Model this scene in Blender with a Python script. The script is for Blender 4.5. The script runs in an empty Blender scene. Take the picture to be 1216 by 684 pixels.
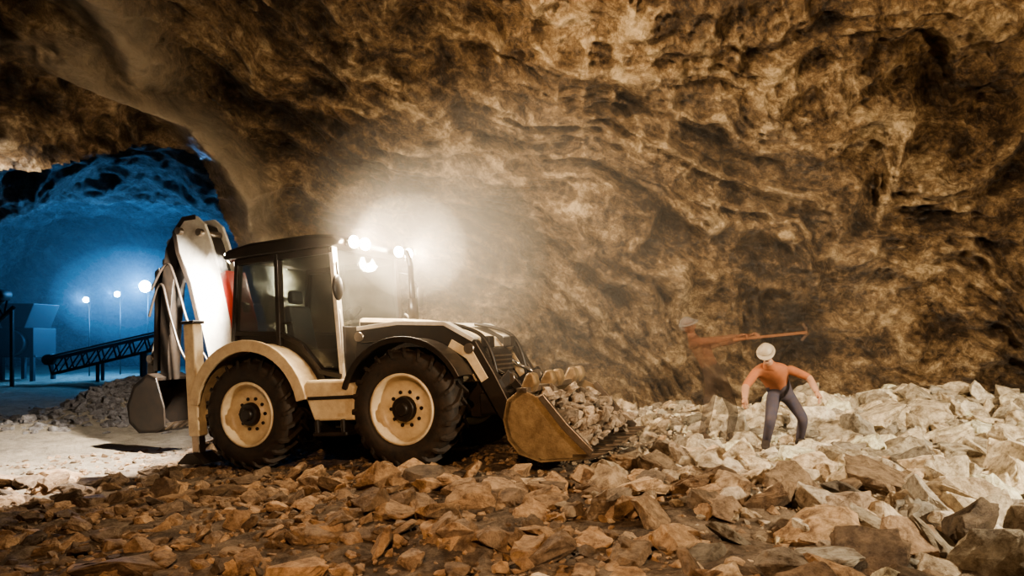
import bpy, bmesh, math, random
import numpy as np
from mathutils import Vector, Matrix, Euler
random.seed(7); np.random.seed(7)
scene = bpy.context.scene
COL = scene.collection
try:
    scene.view_settings.look = 'AgX - Medium High Contrast'
except Exception:
    pass

# ------------------------------------------------------------------ noise
def _hash(ix, iy, iz, seed):
    h = (ix.astype(np.int64)*374761393 + iy.astype(np.int64)*668265263 + iz.astype(np.int64)*2147483647 + seed*974711) & 0xffffffff
    h = ((h ^ (h >> 13)) * 1274126177) & 0xffffffff
    h = (h ^ (h >> 16)) & 0xffffffff
    return h.astype(np.float64)/4294967295.0*2-1
def vnoise(x, y, z, seed=0):
    ix, iy, iz = np.floor(x), np.floor(y), np.floor(z)
    fx, fy, fz = x-ix, y-iy, z-iz
    f = lambda t: t*t*t*(t*(t*6-15)+10)
    u, v, w = f(fx), f(fy), f(fz)
    r = 0
    for a in (0, 1):
        for b in (0, 1):
            for c in (0, 1):
                r = r + _hash(ix+a, iy+b, iz+c, seed)*(u if a else 1-u)*(v if b else 1-v)*(w if c else 1-w)
    return r
def fbm(x, y, z, octv=4, seed=0, ridged=False):
    s = 0; amp = 1.0; tot = 0
    for o in range(octv):
        n = vnoise(x, y, z, seed+o*17)
        if ridged: n = 1-2*np.abs(n)
        s = s+n*amp; tot += amp
        amp *= .5
        x, y, z = (x*.8-y*.6)*2.03+3.1, (x*.36+y*.48-z*.8)*2.03-1.7, (x*.48+y*.64+z*.6)*2.03+5.3
    return s/tot
def sstep(a, b, x):
    t = np.clip((x-a)/(b-a), 0, 1); return t*t*(3-2*t)

# ------------------------------------------------------------------ materials
def newmat(name):
    m = bpy.data.materials.new(name); m.use_nodes = True
    nt = m.node_tree
    return m, nt, nt.nodes, nt.links, nt.nodes['Principled BSDF']
def simple(name, col, rough=.6, metal=0, dirt=0.0, dirtcol=(.12, .07, .035), bump=0.0, scale=6, emis=None, estr=0):
    m, nt, N, L, P = newmat(name)
    P.inputs['Base Color'].default_value = (*col, 1)
    P.inputs['Roughness'].default_value = rough
    P.inputs['Metallic'].default_value = metal
    tc = N.new('ShaderNodeTexCoord')
    nz = N.new('ShaderNodeTexNoise'); nz.inputs['Scale'].default_value = scale
    nz.inputs['Detail'].default_value = 8; nz.inputs['Roughness'].default_value = .7
    L.new(tc.outputs['Object'], nz.inputs['Vector'])
    if dirt > 0:
        cr = N.new('ShaderNodeValToRGB')
        cr.color_ramp.elements[0].position = .35; cr.color_ramp.elements[1].position = .72
        cr.color_ramp.elements[0].color = (0, 0, 0, 1); cr.color_ramp.elements[1].color = (dirt,)*3+(1,)
        L.new(nz.outputs['Fac'], cr.inputs['Fac'])
        mx = N.new('ShaderNodeMix'); mx.data_type = 'RGBA'
        mx.inputs['A'].default_value = (*col, 1); mx.inputs['B'].default_value = (*dirtcol, 1)
        L.new(cr.outputs['Color'], mx.inputs['Factor']); L.new(mx.outputs['Result'], P.inputs['Base Color'])
    if bump > 0:
        b = N.new('ShaderNodeBump'); b.inputs['Strength'].default_value = bump; b.inputs['Distance'].default_value = .02
        L.new(nz.outputs['Fac'], b.inputs['Height']); L.new(b.outputs['Normal'], P.inputs['Normal'])
    if emis:
        P.inputs['Emission Color'].default_value = (*emis, 1); P.inputs['Emission Strength'].default_value = estr
    return m
def rockwall(name, c0, c1, c2, c3, rough=.75, stretch=(.45, .6, 1.5), bdist=.5, warp=2.6):
    m, nt, N, L, P = newmat(name)
    tc = N.new('ShaderNodeTexCoord')
    wn = N.new('ShaderNodeTexNoise'); wn.inputs['Scale'].default_value = .30; wn.inputs['Detail'].default_value = 5; wn.inputs['Roughness'].default_value = .6
    L.new(tc.outputs['Object'], wn.inputs['Vector'])
    sb = N.new('ShaderNodeVectorMath'); sb.operation = 'SUBTRACT'; sb.inputs[1].default_value = (.5, .5, .5); L.new(wn.outputs['Color'], sb.inputs[0])
    sc_ = N.new('ShaderNodeVectorMath'); sc_.operation = 'SCALE'; sc_.inputs['Scale'].default_value = warp; L.new(sb.outputs[0], sc_.inputs[0])
    ad = N.new('ShaderNodeVectorMath'); ad.operation = 'ADD'; L.new(tc.outputs['Object'], ad.inputs[0]); L.new(sc_.outputs[0], ad.inputs[1])
    mp = N.new('ShaderNodeMapping')
    mr_ = N.new('ShaderNodeMapping'); mr_.inputs['Rotation'].default_value = (.2, -.42, 0)
    L.new(ad.outputs[0], mr_.inputs['Vector']); L.new(mr_.outputs[0], mp.inputs['Vector'])
    mp.inputs['Scale'].default_value = stretch
    def noise(sc, det, ro, dis, src=None):
        n = N.new('ShaderNodeTexNoise'); n.inputs['Scale'].default_value = sc; n.inputs['Detail'].default_value = det
        n.inputs['Roughness'].default_value = ro; n.inputs['Distortion'].default_value = dis
        L.new(src or mp.outputs[0], n.inputs['Vector']); return n
    n1 = noise(.9, 9, .68, .4); n2 = noise(3.2, 12, .82, .3); n3 = noise(8, 12, .84, .2, tc.outputs['Object'])
    def ma(op, a, b, c=None):
        k = N.new('ShaderNodeMath'); k.operation = op
        for i, v in enumerate((a, b, c)):
            if v is None: continue
            if isinstance(v, (int, float)): k.inputs[i].default_value = v
            else: L.new(v, k.inputs[i])
        return k.outputs[0]
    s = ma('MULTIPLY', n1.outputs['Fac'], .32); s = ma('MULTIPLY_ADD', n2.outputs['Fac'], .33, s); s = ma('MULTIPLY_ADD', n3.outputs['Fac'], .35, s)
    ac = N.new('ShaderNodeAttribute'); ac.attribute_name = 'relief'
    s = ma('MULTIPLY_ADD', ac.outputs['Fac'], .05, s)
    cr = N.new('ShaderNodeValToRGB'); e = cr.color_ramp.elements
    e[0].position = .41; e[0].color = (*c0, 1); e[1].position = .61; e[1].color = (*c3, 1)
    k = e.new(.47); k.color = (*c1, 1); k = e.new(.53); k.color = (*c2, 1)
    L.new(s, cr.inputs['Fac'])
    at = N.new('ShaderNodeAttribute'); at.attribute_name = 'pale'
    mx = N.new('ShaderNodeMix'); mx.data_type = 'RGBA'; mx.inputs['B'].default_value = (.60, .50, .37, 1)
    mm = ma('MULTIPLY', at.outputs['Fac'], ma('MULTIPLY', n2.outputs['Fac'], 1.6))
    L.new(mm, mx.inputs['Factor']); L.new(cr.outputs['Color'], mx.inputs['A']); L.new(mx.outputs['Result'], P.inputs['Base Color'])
    P.inputs['Roughness'].default_value = rough
    r2 = ma('ABSOLUTE', ma('SUBTRACT', n2.outputs['Fac'], .5), 0); r1 = ma('ABSOLUTE', ma('SUBTRACT', n1.outputs['Fac'], .5), 0)
    hgt = ma('MULTIPLY', r1, -.8); hgt = ma('MULTIPLY_ADD', r2, -.7, hgt); hgt = ma('MULTIPLY_ADD', n3.outputs['Fac'], .45, hgt); hgt = ma('MULTIPLY_ADD', n2.outputs['Fac'], .35, hgt)
    bp = N.new('ShaderNodeBump'); bp.inputs['Strength'].default_value = 1.0; bp.inputs['Distance'].default_value = bdist
    L.new(hgt, bp.inputs['Height']); L.new(bp.outputs['Normal'], P.inputs['Normal'])
    return m
def stonemat(name):
    m, nt, N, L, P = newmat(name)
    tc = N.new('ShaderNodeTexCoord')
    n = N.new('ShaderNodeTexNoise'); n.inputs['Scale'].default_value = 9; n.inputs['Detail'].default_value = 10; n.inputs['Roughness'].default_value = .75
    L.new(tc.outputs['Object'], n.inputs['Vector'])
    at = N.new('ShaderNodeAttribute'); at.attribute_name = 'tint'
    mul = N.new('ShaderNodeMix'); mul.data_type = 'RGBA'; mul.blend_type = 'MULTIPLY'; mul.inputs['Factor'].default_value = 1
    cr = N.new('ShaderNodeValToRGB'); e = cr.color_ramp.elements
    e[0].position = .36; e[0].color = (.34, .28, .22, 1); e[1].position = .60; e[1].color = (1.2, 1.2, 1.2, 1)
    L.new(n.outputs['Fac'], cr.inputs['Fac'])
    L.new(at.outputs['Color'], mul.inputs['A']); L.new(cr.outputs['Color'], mul.inputs['B']); L.new(mul.outputs['Result'], P.inputs['Base Color'])
    bp = N.new('ShaderNodeBump'); bp.inputs['Strength'].default_value = 1; bp.inputs['Distance'].default_value = .07
    L.new(n.outputs['Fac'], bp.inputs['Height']); L.new(bp.outputs['Normal'], P.inputs['Normal'])
    P.inputs['Roughness'].default_value = .7
    return m

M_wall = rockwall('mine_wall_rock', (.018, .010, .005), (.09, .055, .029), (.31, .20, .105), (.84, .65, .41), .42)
M_tun = rockwall('tunnel_rock', (.03, .03, .03), (.10, .10, .10), (.22, .22, .22), (.42, .42, .42), .8)
M_ground = rockwall('ground_gravel', (.04, .026, .015), (.12, .08, .05), (.26, .19, .13), (.48, .40, .30), .9, (1, 1, 1), .2)
M_stone = stonemat('broken_stone')
M_cream = simple('cream_paint', (.76, .64, .44), .42, 0, .6, (.26, .15, .07), .15, 5)
M_bone = simple('boom_paint', (.72, .68, .60), .45, 0, .5, (.2, .14, .1), .1, 5)
M_black = simple('black_paint', (.014, .012, .010), .4, 0, .4, (.06, .035, .02), .1, 7)
M_rub = simple('tyre_rubber', (.014, .012, .010), .7, 0, .6, (.07, .042, .024), .3, 10)
M_steel = simple('worn_steel', (.35, .3, .25), .35, .9, .5, (.1, .05, .02), .2, 8)
M_rust = simple('bucket_steel', (.36, .26, .15), .45, .4, .8, (.09, .048, .022), .4, 6)
M_red = simple('red_paint', (.35, .03, .02), .45, 0, .4, (.08, .03, .02), 0, 6)
M_chrome = simple('cylinder_rod', (.8, .8, .8), .12, 1)
M_seat = simple('seat_vinyl', (.03, .03, .035), .6)
M_lamp = simple('lamp_lens', (1, 1, 1), .2, 0, emis=(1, .86, .62), estr=150)
def glassmat():
    m = bpy.data.materials.new('cab_glass'); m.use_nodes = True; N = m.node_tree.nodes; L = m.node_tree.links
    N.remove(N['Principled BSDF']); out = N['Material Output']
    t = N.new('ShaderNodeBsdfTransparent'); t.inputs[0].default_value = (.38, .42, .40, 1)
    g = N.new('ShaderNodeBsdfGlossy'); g.inputs['Roughness'].default_value = .08; g.inputs[0].default_value = (.9, .95, .93, 1)
    d = N.new('ShaderNodeBsdfDiffuse'); d.inputs[0].default_value = (.35, .35, .32, 1)
    nz = N.new('ShaderNodeTexNoise'); nz.inputs['Scale'].default_value = 3; nz.inputs['Detail'].default_value = 6
    mr = N.new('ShaderNodeMapRange'); mr.inputs['From Min'].default_value = .3; mr.inputs['From Max'].default_value = .8; mr.inputs['To Min'].default_value = .03; mr.inputs['To Max'].default_value = .22
    L.new(nz.outputs['Fac'], mr.inputs['Value'])
    f = N.new('ShaderNodeFresnel'); f.inputs[0].default_value = 1.6
    a = N.new('ShaderNodeMixShader'); b = N.new('ShaderNodeMixShader')
    L.new(f.outputs[0], a.inputs[0]); L.new(t.outputs[0], a.inputs[1]); L.new(g.outputs[0], a.inputs[2])
    L.new(mr.outputs[0], b.inputs[0]); L.new(a.outputs[0], b.inputs[1]); L.new(d.outputs[0], b.inputs[2]); L.new(b.outputs[0], out.inputs['Surface'])
    return m
M_glass = glassmat()

# ------------------------------------------------------------------ mesh helpers
def mesh_np(name, V, F, mat, smooth=False):
    V = np.asarray(V, dtype=np.float32); F = np.asarray(F, dtype=np.int32); k = F.shape[1]
    me = bpy.data.meshes.new(name)
    me.vertices.add(len(V)); me.vertices.foreach_set('co', V.ravel())
    me.loops.add(F.size); me.loops.foreach_set('vertex_index', F.ravel())
    me.polygons.add(len(F)); me.polygons.foreach_set('loop_start', np.arange(0, F.size, k, dtype=np.int32))
    me.update(calc_edges=True); me.validate()
    me.polygons.foreach_set('use_smooth', np.full(len(me.polygons), smooth))
    me.materials.append(mat)
    ob = bpy.data.objects.new(name, me); COL.objects.link(ob)
    return ob
def gridfaces(nu, nv):
    i, j = np.meshgrid(np.arange(nu-1), np.arange(nv-1), indexing='ij')
    a = i*nv+j
    return np.stack([a, a+nv, a+nv+1, a+1], -1).reshape(-1, 4)
def floatattr(ob, name, arr):
    at = ob.data.attributes.new(name, 'FLOAT', 'POINT'); at.data.foreach_set('value', np.asarray(arr, dtype=np.float32))

# ------------------------------------------------------------------ camera
cam_d = bpy.data.cameras.new('camera'); cam = bpy.data.objects.new('camera', cam_d); COL.objects.link(cam)
cam.location = (0, 0, 1.54); cam.rotation_euler = (math.radians(90), 0, 0)
cam_d.lens = 24; cam_d.sensor_width = 36; cam_d.shift_y = 58/1216; cam_d.clip_end = 200
scene.camera = cam

# ------------------------------------------------------------------ vehicle frame
VA = -math.radians(21.3)
VM = Matrix.Translation((-2.90, 9.67, -.155)) @ Matrix.Rotation(VA, 4, 'Z') @ Matrix.Rotation(-math.asin(.155/2.25), 4, 'Y')
def veh_s(x, y):
    dx, dy = x+2.90, y-9.67
    return dx*math.cos(VA)+dy*math.sin(VA), -dx*math.sin(VA)+dy*math.cos(VA)

# ------------------------------------------------------------------ ground
MPX, MPY = -8.5, 15.2
def G(x, y):
    x = np.asarray(x, float); y = np.asarray(y, float)
    s, t = veh_s(x, y)
    g = -.155+.069*np.clip(s, -1.2, 2.6)
    n = fbm(x*.5, y*.5, x*0, 4, 3)*.16*(.25+.75*sstep(1.3, 2.2, np.abs(t)))
    g = g + n
    g = g + .34*sstep(3.6, 7.0, x)*sstep(8.8, 11.0, y)
    g = g + .20*sstep(1, 3, x)*sstep(10, 12, y)
    g = g + .12*np.exp(-((x-2.3)**2/3+(y-6.8)**2/1.5))
    g = g + .8*np.exp(-((x-MPX)**2/1.3+(y-MPY)**2/3.))
    g = g - .10*sstep(6.5, 4, y)
    return g
xs = np.linspace(-34, 15, 620); 
ys = np.concatenate([np.linspace(-9, 3, 30), np.linspace(3.05, 14, 300), np.linspace(14.1, 46, 160)])
X, Y = np.meshgrid(xs, ys, indexing='ij')
Z = G(X, Y)+fbm(X*3, Y*3, X*0, 4, 9, True)*.045*np.where(X > -5, 1, .45)
ground = mesh_np('mine_floor', np.stack([X, Y, Z], -1).reshape(-1, 3), gridfaces(*X.shape), M_ground, True)
floatattr(ground, 'pale', (sstep(1, 5, X)*.6+sstep(-4.5, -6, X)*.9).ravel())

# ------------------------------------------------------------------ main cavern (walls + ceiling)
CX, CY, CA, CB, CH, PP, QQ = 1.6, 1.4, 11.4, 11.2, 8.6, 2.7, 2.5
def dome_f(x, y, z):
    r = ((np.abs(x-CX)/CA)**PP+(np.abs(y-CY)/CB)**PP)**(1/PP)
    return r**QQ+(np.abs(z)/CH)**QQ
az = np.concatenate([np.linspace(-.1, math.pi+.1, 1300), np.linspace(math.pi+.12, 2*math.pi-.1, 120)])
ph = np.linspace(-.03, math.pi/2, 360)
A, Pm = np.meshgrid(az, ph, indexing='ij')
rho = 1/((np.abs(np.cos(A))/CA)**PP+(np.abs(np.sin(A))/CB)**PP)**(1/PP)
h = np.cos(Pm)**(2/QQ); zz = CH*np.sign(Pm)*np.abs(np.sin(Pm))**(2/QQ)
Pd = np.stack([CX+rho*h*np.cos(A), CY+rho*h*np.sin(A), zz], -1)
du = np.gradient(Pd, axis=0); dv = np.gradient(Pd, axis=1)
nrm = np.cross(du, dv); nrm /= (np.linalg.norm(nrm, axis=-1, keepdims=True)+1e-9)
cen = np.array([CX, CY, 3.0])
sgn = np.sign(((cen-Pd)*nrm).sum(-1, keepdims=True)); nrm = nrm*sgn
x, y, z = Pd[..., 0], Pd[..., 1], Pd[..., 2]
wa = fbm(x*.22, y*.22, z*.22, 3, 50); wb = fbm(x*.22+9, y*.22, z*.22, 3, 60); wc = fbm(x*.9, y*.9, z*.9, 3, 70)
wx = x+2.0*wa+.4*wc; wz = z+2.4*wb+.35*x+.4*wc; wy = y+1.5*wb
big = fbm(x*.26, y*.26, z*.3, 3, 1)*1.0
strata = fbm(wx*.22, wy*.22, wz*1.2, 4, 5, True)*.42
mid = fbm(wx*.6, wy*.6, wz*2.0, 4, 21, True)*.20
facet = fbm(x*2.2, y*2.2, z*2.2, 5, 31, True)*.15
d = big+strata+mid+facet
zk = [-1, 0, 1.5, 2.6, 3.5, 4.3, 4.9, 5.3]; xk = [-3.7, -3.8, -4.15, -4.4, -4.6, -4.85, -5.3, -6.2]
xe = np.interp(z, zk, xk)+.12*fbm(z*1.5, z*0, z*0, 3, 77)
front = y > 4.5
dist = x-xe
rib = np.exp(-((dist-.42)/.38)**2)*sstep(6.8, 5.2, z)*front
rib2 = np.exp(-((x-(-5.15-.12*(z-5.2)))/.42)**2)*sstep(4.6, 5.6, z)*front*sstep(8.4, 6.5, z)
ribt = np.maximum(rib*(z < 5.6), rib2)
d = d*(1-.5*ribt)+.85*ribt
topz = 1.54+.265*y+.35*fbm(x*.9, y*.9, z*0, 3, 88)
Pn = Pd+nrm*d[..., None]
F = gridfaces(*A.shape)
hole = front & (x < xe) & (z < topz) & (x < -3.5)
hv = hole.ravel()
F = F[~hv[F].all(axis=1)]
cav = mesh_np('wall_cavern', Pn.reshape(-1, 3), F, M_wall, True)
floatattr(cav, 'pale', np.clip(ribt*1.0, 0, 1).ravel())  # the rib's lit highlight is painted in as a paler rock colour
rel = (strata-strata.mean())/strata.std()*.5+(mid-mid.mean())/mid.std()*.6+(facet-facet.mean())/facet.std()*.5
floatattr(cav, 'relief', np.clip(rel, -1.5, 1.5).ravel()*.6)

# ------------------------------------------------------------------ tunnel
ty = np.concatenate([np.linspace(3, 20, 200), np.linspace(20.1, 44, 200)]); ps = np.linspace(-.05, math.pi+.05, 260)
T, S = np.meshgrid(ty, ps, indexing='ij')
tt = np.clip((T-11.5)/30, -.3, 1.1)
cx = -8.0-np.maximum(T-11.5, -1)*.47; hw = 4.8+tt*5.0; hh = 6.4+tt*2.2
tx = cx+hw*np.sign(np.cos(S))*np.abs(np.cos(S))**.8; tz = hh*np.sign(np.sin(S))*np.abs(np.sin(S))**.8
nd = np.stack([-(tx-cx)/hw, 0*tx, -tz/hh], -1); nd /= np.linalg.norm(nd, axis=-1, keepdims=True)
dd = fbm(tx*.3, T*.3, tz*.3, 3, 101)*1.0+fbm(tx*.9, T*.9, tz*1.2, 5, 111, True)*.35
TP = np.stack([tx, T, tz], -1)+nd*dd[..., None]
F = gridfaces(*T.shape)
ins = (dome_f(TP[..., 0], TP[..., 1], TP[..., 2]) < 1.04).ravel()
F = F[~ins[F].any(axis=1)]
tun = mesh_np('wall_tunnel', TP.reshape(-1, 3), F, M_tun, True)
eu, ev = np.meshgrid(np.linspace(-34, -8, 160), np.linspace(-1, 11, 90), indexing='ij')
ey = 41+fbm(eu*.3, ev*.3, eu*0, 4, 130)*2.5+fbm(eu, ev, eu*0, 4, 140, True)*.5
mesh_np('wall_tunnel_end', np.stack([eu, ey, ev], -1).reshape(-1, 3), gridfaces(*eu.shape), M_tun, True)

# ------------------------------------------------------------------ rocks
def hullproto(n, flat, seed, hi=False):
    r = np.random.RandomState(seed)
    p = r.normal(size=(n, 3)); p /= np.linalg.norm(p, axis=1, keepdims=True)
    p = np.sign(p)*np.abs(p)**.75
    p *= np.array([1, .55+.45*r.rand(), flat])
    p *= (.75+.25*r.rand(n, 1))
    bm = bmesh.new()
    for q in p: bm.verts.new(q)
    res = bmesh.ops.convex_hull(bm, input=bm.verts)
    bmesh.ops.delete(bm, geom=[v for v in bm.verts if not v.link_faces], context='VERTS')
    if hi:
        bmesh.ops.dissolve_limit(bm, angle_limit=.3, verts=bm.verts, edges=bm.edges)
        bmesh.ops.bevel(bm, geom=list(bm.edges), offset=.03, segments=1, affect='EDGES')
        bmesh.ops.triangulate(bm, faces=bm.faces)
        bmesh.ops.subdivide_edges(bm, edges=bm.edges, cuts=2, use_grid_fill=True)
    bmesh.ops.triangulate(bm, faces=bm.faces)
    bm.verts.index_update()
    V = np.array([v.co[:] for v in bm.verts]); Fc = np.array([[v.index for v in f.verts] for f in bm.faces])
    bm.free()
    if hi:
        dv_ = fbm(V[:, 0]*2.8+seed, V[:, 1]*2.8, V[:, 2]*2.8, 4, seed, True)*.22
        V = V*(1+dv_[:, None])
    V /= np.abs(V).max()
    return V, Fc
protoL = [hullproto(random.randint(12, 20), random.uniform(.35, .8), 100+i) for i in range(16)]
protoH = [hullproto(random.randint(14, 24), random.uniform(.25, .65), 300+i, True) for i in range(14)]
def rockmesh(name, items):
    Vs, Fs, Cs = [], [], []; off = 0
    for (px, py, pz, r, hi, tilt, tint) in items:
        V, Fc = random.choice(protoH if hi else protoL)
        R = np.array(Euler((random.gauss(0, tilt), random.gauss(0, tilt), random.uniform(0, 6.28))).to_matrix())
        W = (V*r) @ R.T + np.array([px, py, pz])
        Vs.append(W); Fs.append(Fc+off); Cs.append(np.tile(np.array([*tint, 1.0]), (len(V), 1))); off += len(V)
    ob = mesh_np(name, np.concatenate(Vs), np.concatenate(Fs), M_stone, False)
    ca = ob.data.attributes.new('tint', 'FLOAT_COLOR', 'POINT'); ca.data.foreach_set('color', np.concatenate(Cs).astype(np.float32).ravel())
    return ob
def tintat(x, y):
    w = float(sstep(.4, 3.8, x+(y-7)*.25+random.gauss(0, 1.0)))
    k = random.uniform(.5, 1.3)
    b = np.array([.42, .28, .165])*(1-w)+np.array([.84, .74, .57])*w
    if random.random() < .16: b = b*.5
    if random.random() < .25: b = b*np.array([.88, .92, 1.0])
    return tuple(np.clip(b*k, 0, .92))
items = []
N1 = 28000
for i in range(N1):
    yy = math.sqrt(random.uniform(3.3**2, 12.6**2)); xx = random.uniform(-.86, .86)*yy
    r = .017*(1-random.random())**(-.62); r = min(r, .24)
    s, t = veh_s(xx, yy)
    if abs(t) < 1.35 and -1.4 < s < 3.2:
        r = min(r, .04)
    if abs(t) < 1.4 and 3.2 <= s < 4.6: r = min(r, .05)
    if xx < -4.8 and yy > 8.6:
        if random.random() < .8: continue
        r = min(r, .05)
    if xx < -1.5 and yy < 7: r = min(r, .12)
    rt = float(sstep(1.5, 5, xx))
    r *= (1+.5*rt)
    if yy > 12.0 and xx < 1: continue
    if math.hypot(xx-3.5, yy-9.0) < .5: r = min(r, .05)
    if math.hypot(xx-2.85, yy-9.6) < .4: r = min(r, .05)
    if dome_f(xx, yy, 0) > .93: continue
    items.append((xx, yy, float(G(xx, yy))+r*random.uniform(.0, .4), r, r > .07, .4+.2*rt, tintat(xx, yy)))
for (xx, yy, r, dz) in [(-2.72, 4.85, .40, -.02), (-.55, 5.2, .2, .02), (.2, 5.3, .17, .05), (.95, 5.6, .22, .05), (2.2, 5.0, .36, .05), (1.9, 5.9, .26, .1),
                    (2.9, 5.9, .34, .1), (3.4, 6.4, .34, .1), (4.3, 6.6, .3, .1), (4.0, 5.2, .3, .05), (5.2, 8.0, .3, .1), (5.9, 9.3, .34, .15),
                    (5.3, 10.0, .5, .25), (6.2, 10.2, .4, .15), (7.0, 10.0, .3, .1), (7.4, 9.8, .3, .1), (4.6, 10.4, .4, .15), (6.6, 9.0, .25, .1), (1.3, 6.6, .22, .05), (.3, 6.4, .18, .02),
                    (-1.6, 5.4, .15, .02), (-3.6, 5.6, .14, 0), (-.2, 6.1, .16, .04), (2.1, 7.2, .24, .1), (3.1, 7.4, .28, .1)]:
    items.append((xx, yy, float(G(xx, yy))+dz, r, True, .3, tintat(xx, yy)))
for i in range(230):
    xx = random.uniform(4.2, 9.2); yy = random.uniform(9.3, 11.5); r = random.uniform(.07, .24)
    if dome_f(xx, yy, 0) > .9: continue
    items.append((xx, yy, float(G(xx, yy))+r*random.uniform(.1, .4), r, True, .5, tintat(xx, yy)))
rockmesh('rubble_rocks', items)
items = []
for i in range(1500):
    a = random.gauss(MPX, .9); b = random.gauss(MPY, 1.1); r = random.uniform(.04, .16)
    items.append((a, b, float(G(a, b)), r, False, .4, (.24, .22, .21)))
rockmesh('muck_pile', items)

# ------------------------------------------------------------------ object part helpers
def link(ob, parent):
    COL.objects.link(ob)
    if parent: ob.parent = parent
    return ob
def bm_obj(name, bm, mat, parent=None, bevel=0, smooth=False):
    me = bpy.data.meshes.new(name); bmesh.ops.recalc_face_normals(bm, faces=bm.faces); bm.to_mesh(me); bm.free()
    me.materials.append(mat)
    if smooth:
        for p in me.polygons: p.use_smooth = True
    ob = bpy.data.objects.new(name, me); link(ob, parent)
    if bevel > 0:
        m = ob.modifiers.new('bevel', 'BEVEL'); m.width = bevel; m.segments = 2; m.limit_method = 'ANGLE'; m.angle_limit = .6
    return ob
def prism(name, pts, y0, y1, mat, parent, bevel=.012):
    bm = bmesh.new(); a = [bm.verts.new((p[0], y0, p[1])) for p in pts]; b = [bm.verts.new((p[0], y1, p[1])) for p in pts]
    n = len(pts); bm.faces.new(a); bm.faces.new(b[::-1])
    for i in range(n): bm.faces.new((a[i], a[(i+1) % n], b[(i+1) % n], b[i]))
    return bm_obj(name, bm, mat, parent, bevel)
def box(name, x0, x1, y0, y1, z0, z1, mat, parent, bevel=.015):
    return prism(name, [(x0, z0), (x1, z0), (x1, z1), (x0, z1)], y0, y1, mat, parent, bevel)
def bar(name, p, q, w, hgt, mat, parent, bevel=.008):
    p, q = Vector(p), Vector(q); dvec = q-p; l = dvec.length
    bm = bmesh.new(); bmesh.ops.create_cube(bm, size=1)
    bmesh.ops.scale(bm, vec=(w, hgt, l), verts=bm.verts)
    R = dvec.to_track_quat('Z', 'Y').to_matrix().to_4x4()
    bmesh.ops.transform(bm, matrix=Matrix.Translation((p+q)/2) @ R, verts=bm.verts)
    return bm_obj(name, bm, mat, parent, bevel)
def cyl(name, p, q, r, mat, parent, r2=None, seg=20, bevel=0):
    p, q = Vector(p), Vector(q); dvec = q-p
    bm = bmesh.new(); bmesh.ops.create_cone(bm, segments=seg, cap_ends=True, radius1=r, radius2=r if r2 is None else r2, depth=dvec.length)
    R = dvec.to_track_quat('Z', 'Y').to_matrix().to_4x4()
    bmesh.ops.transform(bm, matrix=Matrix.Translation((p+q)/2) @ R, verts=bm.verts)
    ob = bm_obj(name, bm, mat, parent, bevel)
    for f in ob.data.polygons: f.use_smooth = len(f.vertices) == 4
    return ob
def tube(name, pts, r, mat, parent, cyclic=False):
    cu = bpy.data.curves.new(name, 'CURVE'); cu.dimensions = '3D'; sp = cu.splines.new('NURBS')
    sp.points.add(len(pts)-1)
    for i, p in enumerate(pts): sp.points[i].co = (*p, 1)
    sp.order_u = 3; sp.use_endpoint_u = True; sp.use_cyclic_u = cyclic
    cu.bevel_depth = r; cu.bevel_resolution = 3; cu.materials.append(mat)
    return link(bpy.data.objects.new(name, cu), parent)
def ribbon(pts, ws):
    L_, R_ = [], []
    for i, p in enumerate(pts):
        a = Vector(pts[max(i-1, 0)]); b = Vector(pts[min(i+1, len(pts)-1)]); dvec = (b-a).normalized(); n = Vector((-dvec.y, dvec.x))
        w = ws[i]/2; L_.append((p[0]+n.x*w, p[1]+n.y*w)); R_.append((p[0]-n.x*w, p[1]-n.y*w))
    return L_+R_[::-1]
def hyd(name, p, q, r, mat, parent, frac=.55):
    p, q = Vector(p), Vector(q); m = p.lerp(q, frac)
    cyl(name+'_barrel', p, m, r, mat, parent); cyl(name+'_rod', m, q, r*.5, M_chrome, parent)
    cyl(name+'_gland', m-(q-p).normalized()*.03, m+(q-p).normalized()*.03, r*1.15, M_black, parent)
    for k, e in (('a', p), ('b', q)):
        cyl(name+'_eye_'+k, e+Vector((0, -.06, 0)), e+Vector((0, .06, 0)), r*1.2, M_steel, parent)
def revolve(name, prof, center, mat, parent, seg=56):
    bm = bmesh.new(); rings = []
    for i in range(seg):
        a = 2*math.pi*i/seg
        rings.append([bm.verts.new((center[0]+r*math.cos(a), center[1]+yy, center[2]+r*math.sin(a))) for r, yy in prof])
    for i in range(seg):
        A_, B_ = rings[i], rings[(i+1) % seg]
        for j in range(len(prof)-1): bm.faces.new((A_[j], A_[j+1], B_[j+1], B_[j]))
    bmesh.ops.remove_doubles(bm, verts=bm.verts, dist=1e-5)
    return bm_obj(name, bm, mat, parent, 0, True)

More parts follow.
